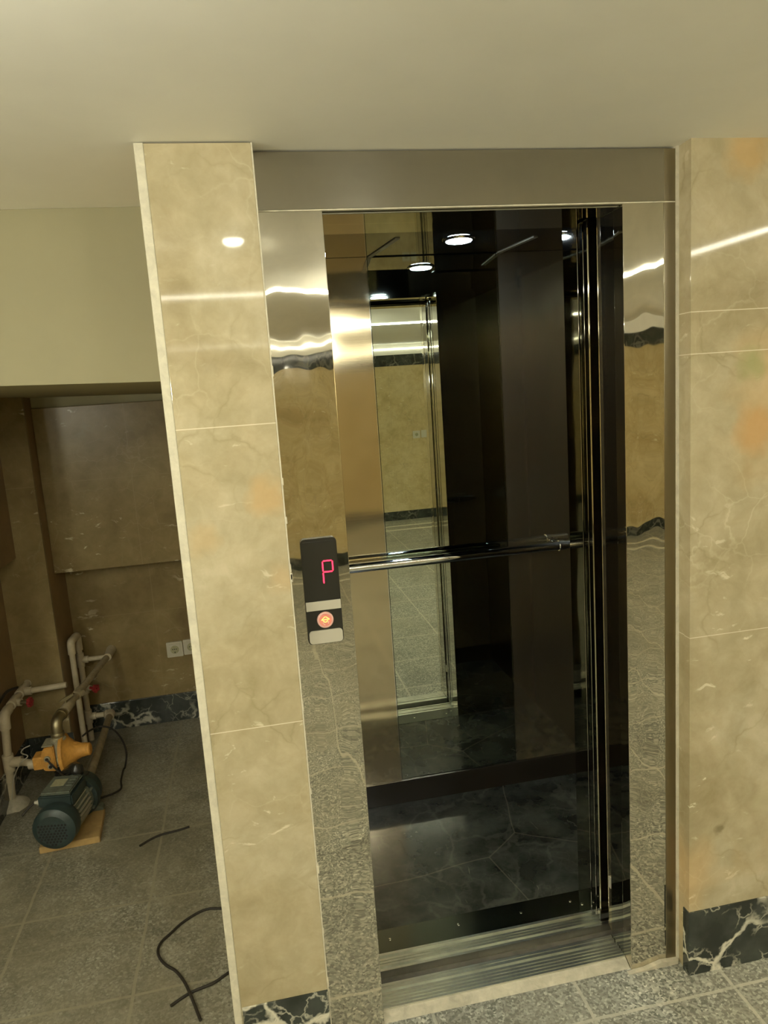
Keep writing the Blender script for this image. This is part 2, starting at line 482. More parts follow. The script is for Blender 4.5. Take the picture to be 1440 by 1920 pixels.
# ------------------------------------------------------------------ sizes of the place
ZC = 2.147                      # ceiling
YB = -5.15                      # wall behind the camera
XL, XR = -3.2, 4.6              # ends of the hall
YS = 0.056                      # face of the steel door surround
OX0, OX1, OZ = 0.2136, 0.915, 2.024   # door opening
AB = 2.175                      # back of the alcove

# ------------------------------------------------------------------ setting
bm = bmesh.new()
box(bm, (XL, YB, -0.05), (XR, YS + 0.02, 0)); box(bm, (XL, YS + 0.02, -0.05), (-0.14, AB, 0))
struct('floor', bm, 'floor')
bm = bmesh.new()
box(bm, (XL, YB, ZC), (XR, 0.50, ZC + 0.05))
struct('ceiling', bm, 'paint')
# lower soffit over the alcove, its lower edge slightly out of level
bm = bmesh.new()
x0, x1, za, zb = XL, -0.155, 1.80, 1.695
A = [(x0, 0.502, za), (x1, 0.502, zb), (x1, AB, zb - 0.022), (x0, AB, za - 0.03)]
lo = [bm.verts.new(p) for p in A]; hi = [bm.verts.new((p[0], p[1], ZC + 0.05)) for p in A]
bm.faces.new(lo); bm.faces.new(hi)
for i in range(4):
    j = (i + 1) % 4; bm.faces.new((lo[i], lo[j], hi[j], hi[i]))
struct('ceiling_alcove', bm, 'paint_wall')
# right marble wall: thin facing slab and the rougher edge behind it
bm = bmesh.new(); box(bm, (1.0545, 0.0, 0.192), (XR, 0.024, ZC)); box(bm, (1.0575, 0.024, 0.0), (XR, 0.165, ZC))
struct('wall_front', bm, 'marble_front')
struct('baseboard_front', B((1.0515, -0.004, 0.0), (XR, 0.024, 0.192), 0.001), 'black')
struct('trim_1', B((1.0500, YS - 0.004, 0.0), (1.0575, YS + 0.02, ZC)), 'plaster')
# shaft walls beside and behind the car
bm = bmesh.new()
box(bm, (-0.150, 0.02, 0), (0.055, 0.18, ZC)); box(bm, (-0.150, 0.18, 0), (-0.05, AB, ZC + .05))
struct('wall_shaft_left', bm, 'marble_room')
bm = bmesh.new()
box(bm, (-0.05, 1.30, -0.3), (1.9, 1.35, 2.5)); box(bm, (1.85, 0.2, -0.3), (1.9, 1.35, 2.5)); box(bm, (-0.05, 0.18, 2.45), (1.9, 1.35, 2.5)); box(bm, (-0.05, 0.08, -0.35), (1.9, 1.35, -0.3))
box(bm, (-0.05, 0.172, 2.06), (1.9, 0.18, 2.5))
struct('wall_shaft_back', bm, 'shaft')
# alcove walls
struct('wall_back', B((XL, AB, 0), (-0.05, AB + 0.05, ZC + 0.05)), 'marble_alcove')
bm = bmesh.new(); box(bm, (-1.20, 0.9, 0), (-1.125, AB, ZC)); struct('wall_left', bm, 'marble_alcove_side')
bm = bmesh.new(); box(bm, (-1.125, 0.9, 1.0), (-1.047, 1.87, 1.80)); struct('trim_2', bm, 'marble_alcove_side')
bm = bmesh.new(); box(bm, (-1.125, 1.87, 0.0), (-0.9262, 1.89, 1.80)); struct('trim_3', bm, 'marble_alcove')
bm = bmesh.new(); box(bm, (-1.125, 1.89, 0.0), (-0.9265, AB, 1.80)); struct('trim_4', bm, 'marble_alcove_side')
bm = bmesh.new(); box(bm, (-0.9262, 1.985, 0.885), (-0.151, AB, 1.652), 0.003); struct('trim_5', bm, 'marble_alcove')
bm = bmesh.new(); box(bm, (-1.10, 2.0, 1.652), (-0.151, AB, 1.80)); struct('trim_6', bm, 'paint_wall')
struct('baseboard_back', B((-0.925, AB - 0.012, 0), (-0.151, AB, 0.145), 0.001), 'black_back')
struct('baseboard_left', B((-1.125, 0.9, 0), (-1.113, 1.868, 0.145), 0.001), 'black_back')
struct('baseboard_column', B((-1.112, 1.858, 0), (-0.915, 1.87, 0.145), 0.001), 'black_back')
# hall behind the camera, seen in the steel and the mirror
struct('wall_rear', B((XL, YB - 0.05, 0), (XR, YB, 1.888)), 'marble_room')
struct('wall_rear_top', B((XL, YB - 0.05, 2.02), (XR, YB, ZC)), 'paint')
struct('trim_7', B((XL, YB - 0.05, 1.888), (XR, YB + 0.004, 2.02)), 'black_fine')
struct('baseboard_rear', B((XL, YB, 0.0), (XR, YB + 0.012, 0.11)), 'black_fine')
struct('wall_hall_right', B((XR, YB, 0), (XR + 0.05, 0.2, ZC)), 'marble_room')
struct('wall_hall_left', B((XL - 0.05, YB, 0), (XL, AB, ZC)), 'marble_room')
bm = bmesh.new()
box(bm, (XL, YB + 0.38, 0.0), (XR, YB + 0.42, 0.006)); box(bm, (XL, YB + 0.62, 0.0), (XR, YB + 0.66, 0.006))
struct('trim_8', bm, 'plaster')

# ------------------------------------------------------------------ lights of the hall and added fill bulbs
def strip(a, b, label, mat='strip'):
    t = thing('led_strip', label, 'light strip', ((a[0] + b[0]) / 2, (a[1] + b[1]) / 2, min(a[2], b[2])), 'light strips of the hall ceiling')
    c = 0.004
    lo = Vector(map(min, a, b)); hi = Vector(map(max, a, b))
    obj('diffuser', B(lo, hi), mat, t)
    return t
strip((-1.9, -2.258, ZC - 0.012), (2.06, -2.242, ZC), 'long light strip across the ceiling behind the viewer, mirrored in the steel')
strip((2.050, -2.258, ZC - 0.012), (2.070, -0.25, ZC), 'light strip running towards the elevator wall at the right')
strip((-1.9, YB, 2.083), (3.6, YB + 0.006, 2.091), 'thin light strip above the black band of the rear wall', 'strip_dim')
def downlight(x, y, z, mat, label, r=0.042, parent=None):
    if parent is None: t = thing('ceiling_lamp', label, 'ceiling lamp', (x, y, z - 0.02))
    else:
        bm = bmesh.new(); lathe(bm, (x, y, z), (0, 0, -1), [(0.0, r + 0.010), (0.004, r + 0.009), (0.005, r)], 32)
        t = obj('downlight', bm, 'chrome', parent)
        bm = bmesh.new(); lathe(bm, (x, y, z - 0.004), (0, 0, -1), [(0.0, r), (0.004, r * .9), (0.006, r * .5), (0.0065, 0.0001)], 32)
        obj('bulb', bm, mat, t)
        return t
    bm = bmesh.new(); lathe(bm, (x, y, z), (0, 0, -1), [(0.0, r + 0.012), (0.006, r + 0.010), (0.007, r)], 32)
    obj('ring', bm, 'white', t)
    bm = bmesh.new(); lathe(bm, (x, y, z - 0.006), (0, 0, -1), [(0.0, r), (0.006, r * .95), (0.011, r * .75), (0.014, r * .4), (0.015, 0.0001)], 32)
    obj('bulb', bm, mat, t)
    return t
def fill_globe(x, y, label, drop=0.05, mat='fill_globe'):  # invented lamp, kept out of view, added to brighten ceiling and walls
    t = thing('fill_lamp', label, 'ceiling lamp', (x, y, ZC - drop - 0.11), 'added fill lamps of the hall')
    bm = bmesh.new(); lathe(bm, (x, y, ZC), (0, 0, -1), [(0, .045), (.012, .043), (.014, .006), (drop - .03, .006), (drop - .028, .018), (drop, .018), (drop + .002, .014)], 24); obj('lamp_holder', bm, 'white', t)
    bm = bmesh.new(); lathe(bm, (x, y, ZC - drop), (0, 0, -1), [(0, .014), (.015, .022), (.035, .040), (.060, .050), (.085, .044), (.102, .026), (.109, .0005)], 24); obj('bulb', bm, mat, t)
for gx, gy, gw in ((-1.5, -1.2, 'left of the viewer'), (4.3, -0.9, 'at the right end'), (-1.8, -3.7, 'at the rear left'), (4.2, -2.9, 'at the rear right'), (-2.6, -2.4, 'near the left end wall')):
    fill_globe(gx, gy, 'added unseen fill bulb hanging low from the hall ceiling ' + gw, 0.40)
fill_globe(-0.38, -1.00, 'added unseen fill bulb close under the ceiling just left of the pillar', 0.032, 'fill_globe_dim')
fill_globe(0.64, -1.95, 'added unseen fill bulb close under the ceiling over the viewer', 0.12, 'fill_globe_dim')
downlight(0.03, -0.93, ZC, 'lamp', 'round ceiling lamp whose glow lights the ceiling above the pillar', 0.031)

# ------------------------------------------------------------------ pillar left of the elevator
t = thing('marble_pillar', 'beige marble pillar with black skirting left of the elevator surround', 'pillar', (-0.04, 0.0, 0.0))
obj('marble_facing', B((-0.137, 0.0, 0.0), (0.0718, 0.02, ZC - 0.003), 0.001), 'marble_pillar', t)
obj('skirting', B((-0.135, -0.004, 0.0), (0.0722, 0.0, 0.194), 0.0008), 'black', t)
bm = bmesh.new()
box(bm, (-0.156, 0.001, 0.0), (-0.137, 0.02, ZC - 0.001), 0.002)
obj('plaster_edge', bm, 'plaster', t)
bm = bmesh.new()
box(bm, (0.0718, 0.0005, 0.0), (0.0752, 0.02, ZC - 0.002), 0.001)
for i in range(16):
    z = random.uniform(0.05, 2.1); h = random.uniform(0.006, 0.03); box(bm, (0.0735, 0.0, z), (0.0752 + random.uniform(.001, .003), 0.012, z + h), 0.001)
obj('grout_bead', bm, 'plaster', t)

# ------------------------------------------------------------------ elevator surround
T = thing('elevator_door_surround', 'polished steel surround and open doorway of the elevator', 'elevator doorway', (0.56, YS, 0.0))
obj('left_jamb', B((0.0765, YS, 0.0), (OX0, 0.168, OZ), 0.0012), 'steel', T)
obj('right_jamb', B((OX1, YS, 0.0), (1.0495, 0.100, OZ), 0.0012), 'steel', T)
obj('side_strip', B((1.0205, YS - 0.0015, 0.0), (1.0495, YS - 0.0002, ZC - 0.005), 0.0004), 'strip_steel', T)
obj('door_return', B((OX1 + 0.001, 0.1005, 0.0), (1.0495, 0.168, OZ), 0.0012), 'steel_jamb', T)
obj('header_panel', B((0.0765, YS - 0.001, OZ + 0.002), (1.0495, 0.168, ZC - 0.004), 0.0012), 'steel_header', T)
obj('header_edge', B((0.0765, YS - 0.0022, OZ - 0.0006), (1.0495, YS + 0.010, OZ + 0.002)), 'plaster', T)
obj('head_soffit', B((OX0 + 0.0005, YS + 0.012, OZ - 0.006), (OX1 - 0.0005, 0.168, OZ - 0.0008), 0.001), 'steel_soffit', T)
def sill(name, y0, y1, z, ribs, parent, x0=OX0 + .0006, x1=OX1 - .0006):
    """grooved aluminium sill"""
    bm = bmesh.new()
    prof = [(y0, z - 0.03), (y0, z)]
    n = len(ribs)
    for (a, b, d) in ribs:
        prof += [(a, z), (a + 0.0006, z - d), (b - 0.0006, z - d), (b, z)]
    prof += [(y1, z), (y1, z - 0.03)]
    prism(bm, prof, x0, x1, 'yz')
    return obj(name, bm, 'sill', parent, sharp=20)
sill('landing_sill', 0.090, 0.172, 0.018, [(0.0965, 0.1005, 0.006), (0.1075, 0.1115, 0.006), (0.1185, 0.1225, 0.006), (0.1295, 0.1335, 0.006), (0.1415, 0.151, 0.012), (0.160, 0.163, 0.005)], T)
bm = bmesh.new(); prism(bm, [(0.062, 0.0), (0.072, 0.007), (0.082, 0.012), (0.0895, 0.014), (0.0895, -0.02), (0.062, -0.02)], OX0 + 0.001, OX1 - 0.001, 'yz')
obj('sill_mortar', bm, 'mortar', T)
bm = bmesh.new(); prism(bm, [(0.90, 0.0), (0.925, 0.0), (1.05, 0.0), (1.05, 0.012), (1.0, 0.016), (0.95, 0.004), (0.92, 0.003)], YS - 0.014, YS - 0.0005, 'xz')
obj('mortar_smear', bm, 'mortar', T)

# call panel on the left jamb
t = thing('call_panel', 'black elevator call panel showing a red letter P above a round button', 'call panel', (0.145, YS, 1.06))
px0, px1, pz0, pz1 = 0.1035, 0.1865, 1.060, 1.311
bm = bmesh.new(); prism(bm, rrect(px0, pz0, px1, pz1, 0.010), YS - 0.009, YS - 0.0003); obj('housing', bm, 'plastic_black', t)
bm = bmesh.new(); prism(bm, rrect(px0 + .002, pz1 - 0.147, px1 - .002, pz1 - 0.010, 0.002), YS - 0.0115, YS - 0.0093); scr = obj('display', bm, 'plastic_black', t)
bm = bmesh.new(); box(bm, (px0 + .005, YS - 0.0112, pz1 - 0.0085), (px1 - .005, YS - 0.009, pz1 - 0.0062), 0.0008); obj('top_edge', bm, 'plastic_black', t)
obj('grey_band', B((px0 + .001, YS - 0.0125, 1.1415), (px1 - .001, YS - 0.0093, 1.1635), 0.001), 'plastic_grey', t)
bm = bmesh.new(); prism(bm, rrect(px0 + .003, pz0 + .002, px1 - .002, 1.0935, 0.008), YS - 0.0125, YS - 0.0093); obj('bottom_cap', bm, 'plastic_grey', t)
# seven segment letter P
def seg(a, b, wdt=0.0031):
    a, b = Vector(a), Vector(b); d = (b - a).normalized(); nrm = Vector((-d.y, d.x)) * wdt / 2; e = d * wdt / 2
    return [tuple(a), tuple(a + e + nrm), tuple(b - e + nrm), tuple(b), tuple(b - e - nrm), tuple(a + e - nrm)]
bm = bmesh.new()
lx, rx, tz, mz, bz = 0.1505, 0.1735, 1.2575, 1.2315, 1.2045
g = 0.0008
for a, b in (((lx + g, tz), (rx - g, tz)), ((rx, tz - g), (rx, mz + g)), ((lx + g, mz), (rx - g, mz)), ((lx, tz - g), (lx, mz + g)), ((lx, mz - g), (lx, bz))):
    prism(bm, seg(a, b), YS - 0.0124, YS - 0.0116)
obj('letter_p', bm, 'redled', t)
bc = (0.1465, 1.1175)
bm = bmesh.new(); lathe(bm, (bc[0], YS - 0.0092, bc[1]), (0, -1, 0), [(0, 0.0192), (0.003, 0.0192), (0.0045, 0.0175), (0.0045, 0.0150), (0.0035, 0.0148)], 40)
ring = obj('button', bm, 'button_ring', t)
bm = bmesh.new(); lathe(bm, (bc[0], YS - 0.0120, bc[1]), (0, -1, 0), [(0, 0.0147), (0.0022, 0.0145)], 40)
obj('button_face', bm, 'button', ring)
bm = bmesh.new()
cx, cz = bc
for a, b in (((cx - .0095, cz + .0010), (cx - .0005, cz + .0088)), ((cx + .0005, cz + .0088), (cx + .0095, cz + .0015)), ((cx - .0098, cz + .0008), (cx + .0098, cz + .0018)), ((cx - .006, cz - .0012), (cx, cz - .0055)), ((cx, cz - .0055), (cx + .006, cz - .0008))):
    prism(bm, seg(a, b, 0.0016), YS - 0.0147, YS - 0.0142)
obj('arrow_mark', bm, 'arrow', ring)
bm = bmesh.new()
for dx, dz in ((-.006, -.006), (-.0045, -.0075), (.0055, -.006), (.007, -.0048), (-.004, -.0105), (-.002, -.011), (.0065, -.008)):
    box(bm, (cx + dx - .0008, YS - 0.0147, cz + dz - .0006), (cx + dx + .0008, YS - 0.0142, cz + dz + .0006))
obj('dot_mark', bm, 'white', ring)

# landing door leaves slid open into the wall
for i, (y0, y1, x0, lab) in enumerate(((0.1735, 0.187, 0.921, 'nearer steel landing door leaf slid open behind the right jamb'), (0.190, 0.2035, 0.924, 'farther steel landing door leaf slid open behind the right jamb'))):
    t = thing('landing_door', lab, 'door', (x0, y0, 0.02), 'open landing door leaves')
    obj('panel', B((x0, y0, 0.024), (x0 + 0.38, y1, 2.05), 0.001), 'brushed', t)
    if i == 0: obj('bumper', B((x0 - 0.004, y0 + 0.001, 0.165), (x0, y1 - 0.001, 0.200), 0.001), 'plastic_grey', t)

# ------------------------------------------------------------------ elevator car
CB = 1.05; CX0, CX1 = 0.10, 1.32; CZ = 2.095; F = 0.012
T = thing('elevator_car', 'elevator car with mirrored back wall and chrome handrail seen through the doorway', 'elevator car', (0.72, 0.6, F))
obj('car_floor', B((CX0, 0.38, F - 0.04), (CX1, CB, F)), 'car_floor', T)
sill('car_sill', 0.220, 0.286, F + 0.002, [(0.2285, 0.238, 0.010), (0.2455, 0.2485, 0.006), (0.2555, 0.2585, 0.006), (0.2655, 0.277, 0.010)], T, CX0 + .1, CX1)
obj('sill_apron', B((CX0 + .1, 0.184, -0.06), (CX1, 0.2195, -0.008), 0.001), 'gap_dirt', T)
pl = obj('threshold_plate', B((CX0 + .1, 0.2865, F - 0.01), (OX1, 0.380, F + 0.0015), 0.0005), 'plate', T)
for x, y in ((0.285, 0.335), (0.50, 0.338), (0.70, 0.335), (0.865, 0.340), (0.895, 0.318)):
    bm = bmesh.new(); lathe(bm, (x, y, F + 0.0015), (0, 0, 1), [(0, 0.0048), (0.0012, 0.004), (0.0016, 0.001)], 12)
    obj('screw', bm, 'chrome', pl)
obj('kick_plate', B((CX0, CB - 0.012, F), (CX1, CB, 0.105), 0.001), 'car_dark', T)
obj('back_panel', B((CX0, CB - 0.004, 0.105), (0.4835, CB + 0.01, CZ), 0.001), 'brushed', T)
obj('back_panel', B((0.9645, CB - 0.004, 0.105), (CX1, CB + 0.01, CZ), 0.001), 'brushed', T)
bm = bmesh.new(); box(bm, (0.485, CB - 0.0035, 0.108), (0.963, CB + 0.005, CZ - 0.001), 0.0025, 1)
obj('mirror', bm, 'mirror', T)
bm = bmesh.new()
box(bm, (0.9625, CB - 0.0065, 0.105), (0.9655, CB - 0.0035, CZ)); box(bm, (0.4825, CB - 0.0055, 0.105), (0.4845, CB - 0.0035, CZ)); box(bm, (0.485, CB - 0.0065, 0.104), (0.963, CB - 0.0035, 0.1085))
obj('mirror_bead', bm, 'chrome', T)
obj('side_wall', B((CX0 - 0.01, 0.38, F), (CX0, CB, CZ)), 'car_side', T)
obj('side_wall', B((CX1, 0.38, F), (CX1 + 0.01, CB, CZ)), 'car_side', T)
obj('front_return', B((OX1 - 0.002, 0.292, F), (CX1, 0.380, 2.05), 0.001), 'steel_jamb', T)
obj('front_return', B((CX0, 0.292, F), (OX0 + 0.002, 0.380, 2.05), 0.001), 'steel_jamb', T)
obj('transom', B((CX0, 0.225, 2.032), (CX1, 0.345, 2.30), 0.001), 'steel_soffit', T)
obj('transom_rail', B((CX0, 0.222, 2.030), (CX1, 0.2245, 2.045)), 'chrome', T)
cl = obj('car_ceiling', B((CX0, 0.345, CZ), (CX1, CB, CZ + 0.02)), 'car_ceiling', T)
def cstrip(a, b, w=0.016):
    a, b = Vector(a), Vector(b); d = (b - a).normalized(); n = Vector((-d.y, d.x)) * w / 2
    bm = bmesh.new(); prism(bm, [tuple(a + n), tuple(b + n), tuple(b - n), tuple(a - n)], CZ - 0.003, CZ, 'xy'); return bm
obj('ceiling_trim', cstrip((0.495, 1.045), (0.530, 0.735)), 'plastic_grey', cl)
obj('ceiling_trim', cstrip((0.975, 1.045), (1.005, 0.780)), 'plastic_grey', cl)
downlight(0.745, 0.79, CZ, 'carlamp', None, 0.044, T)
# handrail
RZ = W(865, 1043, 0.985).z
bm = bmesh.new(); tube(bm, [(0.24, 0.985, RZ), (1.235, 0.985, RZ)], 0.0180, 20)
hr = obj('handrail', bm, 'chrome', T)
for x in (0.30, 1.155):
    bm = bmesh.new(); tube(bm, [(x, 0.985, RZ), (x, CB - 0.004, RZ)], 0.008, 12); lathe(bm, (x, CB - 0.010, RZ), (0, 1, 0), [(0, 0.018), (0.006, 0.020)], 20)
    tube(bm, [(x - 0.010, 0.985, RZ), (x + 0.010, 0.985, RZ)], 0.0215, 20)
    obj('bracket', bm, 'chrome', hr)
# car door leaves, open to the right
for y0, y1, x0, lab in ((0.2265, 0.2495, 0.911, 'nearer car door leaf stacked open at the right of the doorway'), (0.2585, 0.2865, 0.913, 'farther car door leaf stacked open at the right of the doorway')):
    t = thing('car_door', lab, 'door', (x0, y0, 0.02), 'open car door leaves')
    obj('panel', B((x0, y0, F + 0.006), (x0 + 0.40, y1 - 0.002, 2.028), 0.0012), 'steel_jamb', t)
    obj('edge_strip', B((x0 - 0.0015, y0 + 0.0005, F + 0.006), (x0, y0 + 0.003, 2.028)), 'chrome', t)

# ------------------------------------------------------------------ sockets
def socket(x, z, y, ny, label, group, s=0.080, kind='socket'):
    t = thing('wall_socket', label, 'wall socket', (x, y, z - s / 2), group)
    yy = lambda d: y + ny * d
    bm = bmesh.new(); prism(bm, rrect(x - s / 2, z - s / 2, x + s / 2, z + s / 2, 0.005), yy(0.0005), yy(0.009)); obj('faceplate', bm, 'socket', t)
    bm = bmesh.new(); prism(bm, rrect(x - s * .36, z - s * .36, x + s * .36, z + s * .36, 0.004), yy(0.009), yy(0.012)); c = obj('insert', bm, 'socket', t)
    if kind == 'socket':
        bm = bmesh.new(); lathe(bm, (x, yy(0.0121), z), (0, ny, 0), [(0, 0.0215), (0.0005, 0.0215), (0.0006, 0.019)], 28); obj('well', bm, 'label', c)
        bm = bmesh.new()
        for dx, dz in ((-.0095, .002), (.0095, .002), (0, .002)): lathe(bm, (x + dx, yy(0.0128), z + dz), (0, ny, 0), [(0, 0.0027), (0.0006, 0.0027)], 12)
        box(bm, (x - .002, yy(0.0127), z - .018), (x + .002, yy(0.0134), z - .010))
        obj('pin_hole', bm, 'hole', c)
    return t
socket(-0.450, 0.385, AB, -1, 'white socket low on the alcove back wall, left one of two side by side', 'alcove sockets')
socket(-0.366, 0.389, AB, -1, 'white socket low on the alcove back wall, right one half behind the pillar', 'alcove sockets')
socket(2.095, 1.045, YB, 1, 'white socket on the rear wall mirrored in the car, left in the mirror', 'rear wall fittings', 0.09)
socket(2.200, 1.048, YB, 1, 'white switch on the rear wall mirrored in the car, right in the mirror', 'rear wall fittings', 0.09, 'switch')

# ------------------------------------------------------------------ pump on its wooden block
bm = bmesh.new()
blk = [(-0.900, 1.128), (-0.684, 1.140), (-0.700, 1.345), (-0.905, 1.335)]
prism(bm, blk, 0.0, 0.026, 'xy'); bmesh.ops.bevel(bm, geom=bm.edges[:], offset=0.003, segments=1, affect='EDGES')
tag(obj('wooden_block', bm, 'wood'), 'pale pine board on the floor under the green pump', 'wooden block')

f0 = W(99, 1558, 1.09)
h0 = Vector((f0.x + 0.045, 1.38, f0.z - 0.004))
ax = (h0 - f0).normalized(); L = (h0 - f0).length
P = thing('water_pump', 'dark green electric water pump lying on the pine board', 'pump', (f0.x, 1.2, 0.034))
R = 0.079
bm = bmesh.new()
lathe(bm, f0, ax, [(-0.002, 0.058), (0.0, 0.062), (0.003, 0.070), (0.010, R), (0.018, R + 0.002), (0.055, R + 0.003), (0.075, R - 0.004), (0.078, R - 0.012)], 40)
fc = obj('fan_cover', bm, 'green', P)
u, w = frame_of(ax)
bm = bmesh.new()   # hexagonal rows of grille holes in the lower two thirds of the cover
for i in range(-7, 8):
    for j in range(-7, 8):
        q = Vector(((i + (j % 2) * .5) * 0.0125, j * 0.0108))
        if q.length < 0.055 and q.length > 0.004:
            c = f0 + Vector((1, 0, 0)) * q.x + Vector((0, 0, 1)) * q.y
            c = c - ax * ((c - f0).dot(ax)) - ax * 0.0030
            if q.y < 0.030: lathe(bm, c, -ax, [(0, 0.0046), (0.0008, 0.0046)], 6)
gr = obj('grille_hole', bm, 'hole', fc)
gr['kind'] = 'stuff'
bm = bmesh.new(); lathe(bm, f0, ax, [(0.070, 0.060), (0.078, 0.066), (0.20, 0.066), (0.205, 0.072), (0.222, 0.072), (0.224, 0.05)], 36)
obj('motor_body', bm, 'greydust', P)
bm = bmesh.new()
for k in range(26):
    a = 2 * math.pi * k / 26
    rr = u * math.cos(a) + w * math.sin(a); tt = ax.cross(rr)
    if rr.z > 0.75: continue
    p0, p1 = f0 + ax * 0.085, f0 + ax * 0.198
    vs = [p0 + rr * .064 + tt * .0015, p1 + rr * .064 + tt * .0015, p1 + rr * .064 - tt * .0015, p0 + rr * .064 - tt * .0015]
    ws = [v + rr * .012 for v in vs]
    A = [bm.verts.new(v) for v in vs]; C = [bm.verts.new(v) for v in ws]
    bm.faces.new(A); bm.faces.new(C)
    for i in range(4): j = (i + 1) % 4; bm.faces.new((A[i], A[j], C[j], C[i]))
obj('cooling_fins', bm, 'fins', P)
# pump head
bm = bmesh.new(); lathe(bm, f0, ax, [(0.222, 0.060), (0.226, 0.086), (0.250, 0.090), (0.256, 0.082), (0.300, 0.080), (0.325, 0.066), (0.335, 0.045), (0.36, 0.030), (0.375, 0.030)], 36)
hd = obj('pump_head', bm, 'green', P)
for k in range(6):
    bm = bmesh.new(); a = 2 * math.pi * (k + .5) / 6; rr = u * math.cos(a) + w * math.sin(a)
    lathe(bm, f0 + ax * 0.219 + rr * 0.078, -ax, [(-0.004, 0.0065), (0.006, 0.0065), (0.007, 0.003)], 6)
    obj('bolt', bm, 'greydust', hd)
# feet
def foot(s, t0):
    bm = bmesh.new()
    c = f0 + ax * t0 + Vector((s * 0.040, 0, 0)); z0 = 0.0262
    prism(bm, [(c.x - 0.010 * s, c.z - 0.045), (c.x + 0.022 * s, c.z - 0.052), (c.x + 0.045 * s, z0 + 0.012), (c.x + 0.048 * s, z0), (c.x - 0.018 * s, z0)], c.y - 0.016, c.y + 0.016)
    return bm
for s in (-1, 1): obj('foot', foot(s, 0.262 if s > 0 else 0.19), 'greydust', P)
# terminal box
def obox(bm, o, ex, ey, ez, a, b, bev=0.0):
    vs = box(bm, a, b)
    if bev:
        es = list({e for v in vs for e in v.link_edges}); r = bmesh.ops.bevel(bm, geom=es, offset=bev, segments=2, affect='EDGES')
        vs = list({v for f in r['faces'] for v in f.verts} | {v for v in vs if v.is_valid})
    for v in vs:
        c = v.co.copy(); v.co = o + ex * c.x + ey * c.y + ez * c.z
ex = Vector((ax.y, -ax.x, 0)).normalized(); ez = Vector((0, 0, 1))
bm = bmesh.new(); obox(bm, f0, ex, ax, ez, (-0.072, 0.066, 0.056), (0.056, 0.215, 0.100), 0.005)
tb = obj('terminal_box', bm, 'green', P)
bm = bmesh.new(); obox(bm, f0, ex, ax, ez, (-0.066, 0.074, 0.100), (0.050, 0.208, 0.111), 0.005); obj('box_lid', bm, 'greydust', tb)
bm = bmesh.new(); obox(bm, f0, ex, ax, ez, (-0.045, 0.125, 0.1112), (0.005, 0.178, 0.1120)); obj('rating_label', bm, 'label', tb)
bm = bmesh.new()
for i in range(4): obox(bm, f0, ex, ax, ez, (0.016, 0.120 + i * .020, 0.111), (0.040, 0.129 + i * .020, 0.116), 0.001)
obj('lid_rib', bm, 'greydust', tb)
bm = bmesh.new(); lathe(bm, f0 - ex * 0.072 + ax * 0.082 + ez * 0.074, -ex, [(0, 0.010), (0.008, 0.010), (0.009, 0.007), (0.018, 0.007)], 14); obj('cable_gland', bm, 'plastic_grey', tb)
# outlet neck up to the controller
cc = W(113, 1410, 1.49)                       # centre of the pressure controller
nb = Vector((h0.x - 0.006, h0.y - 0.02, h0.z + 0.07))
bm = bmesh.new(); path = [nb, nb + Vector((-.006, .012, .030)), Vector((cc.x + .004, 1.462, cc.z - 0.095)), Vector((cc.x, 1.49, cc.z - 0.045))]
tube(bm, smooth_path(path, 5), 0.026, 18)
for i in range(5):
    q = path[2].lerp(path[3], 0.1 + i * .22); lathe(bm, q, path[3] - path[2], [(0, .026), (.001, .0305), (.005, .0305), (.006, .026)], 18)
obj('outlet_neck', bm, 'plastic_black', P)

# pressure controller
PC = thing('pressure_controller', 'orange and grey pressure controller standing on the pump outlet', 'pump controller', (cc.x, cc.y, cc.z - 0.07))
bm = bmesh.new(); lathe(bm, cc + Vector((0, 0, -0.055)), (0, 0, 1), [(0, .022), (.004, .030), (.02, .033), (.05, .034), (.09, .033), (.118, .030), (.120, .024), (.130, .024)], 28)
obj('body', bm, 'dusty', PC)
bm = bmesh.new(); lathe(bm, cc + Vector((0.006, 0.004, -0.010)), (1, -0.02, 0.05), [(0, .068), (.004, .081), (.018, .081), (.022, .070), (.040, .055), (.058, .036), (.078, .029), (.112, .026), (.116, .020)], 36)
bl = obj('bell_cover', bm, 'orange', PC)
bm = bmesh.new()
for k in range(12):
    a = 2 * math.pi * k / 12; d = Vector((0, math.cos(a), math.sin(a)))
    p = cc + Vector((0.006, 0.004, -0.010))
    tube(bm, [p + Vector((.052, 0, .0026)) + d * .038, p + Vector((.075, 0, .0038)) + d * .0275, p + Vector((.098, 0, .005)) + d * .0245], 0.0026, 6)
obj('rib', bm, 'orange', bl)
bm = bmesh.new()
prism(bm, [(cc.x - .012, cc.z + .050), (cc.x - .052, cc.z + .044), (cc.x - .066, cc.z + .012), (cc.x - .060, cc.z - .052), (cc.x - .010, cc.z - .060)], cc.y - 0.048, cc.y + 0.040)
bmesh.ops.bevel(bm, geom=bm.edges[:], offset=0.004, segments=2, affect='EDGES')
cv = obj('electronics_cover', bm, 'orange', PC)
bm = bmesh.new(); box(bm, (cc.x - .100, cc.y - .045, cc.z - .046), (cc.x - .060, cc.y + .020, cc.z + .010), 0.006); obj('side_block', bm, 'orange', cv)
bm = bmesh.new(); box(bm, (cc.x - .058, cc.y - .044, cc.z + .0485), (cc.x - .014, cc.y + .036, cc.z + .054), 0.002); obj('dust_cap', bm, 'dusty', cv)
for dx, dz in ((-.040, .000), (-.030, -.034)):
    c0 = cc + Vector((dx, -.048, dz))
    bm = bmesh.new(); lathe(bm, c0, (0, -1, 0), [(0, .0125), (.006, .0115), (.007, .0075)], 20); pt = obj('cable_port', bm, 'dusty', cv)
    bm = bmesh.new(); lathe(bm, c0 - Vector((0, .0072, 0)), (0, -1, 0), [(0, .0068), (.0006, .0068)], 16); obj('port_hole', bm, 'hole', pt)
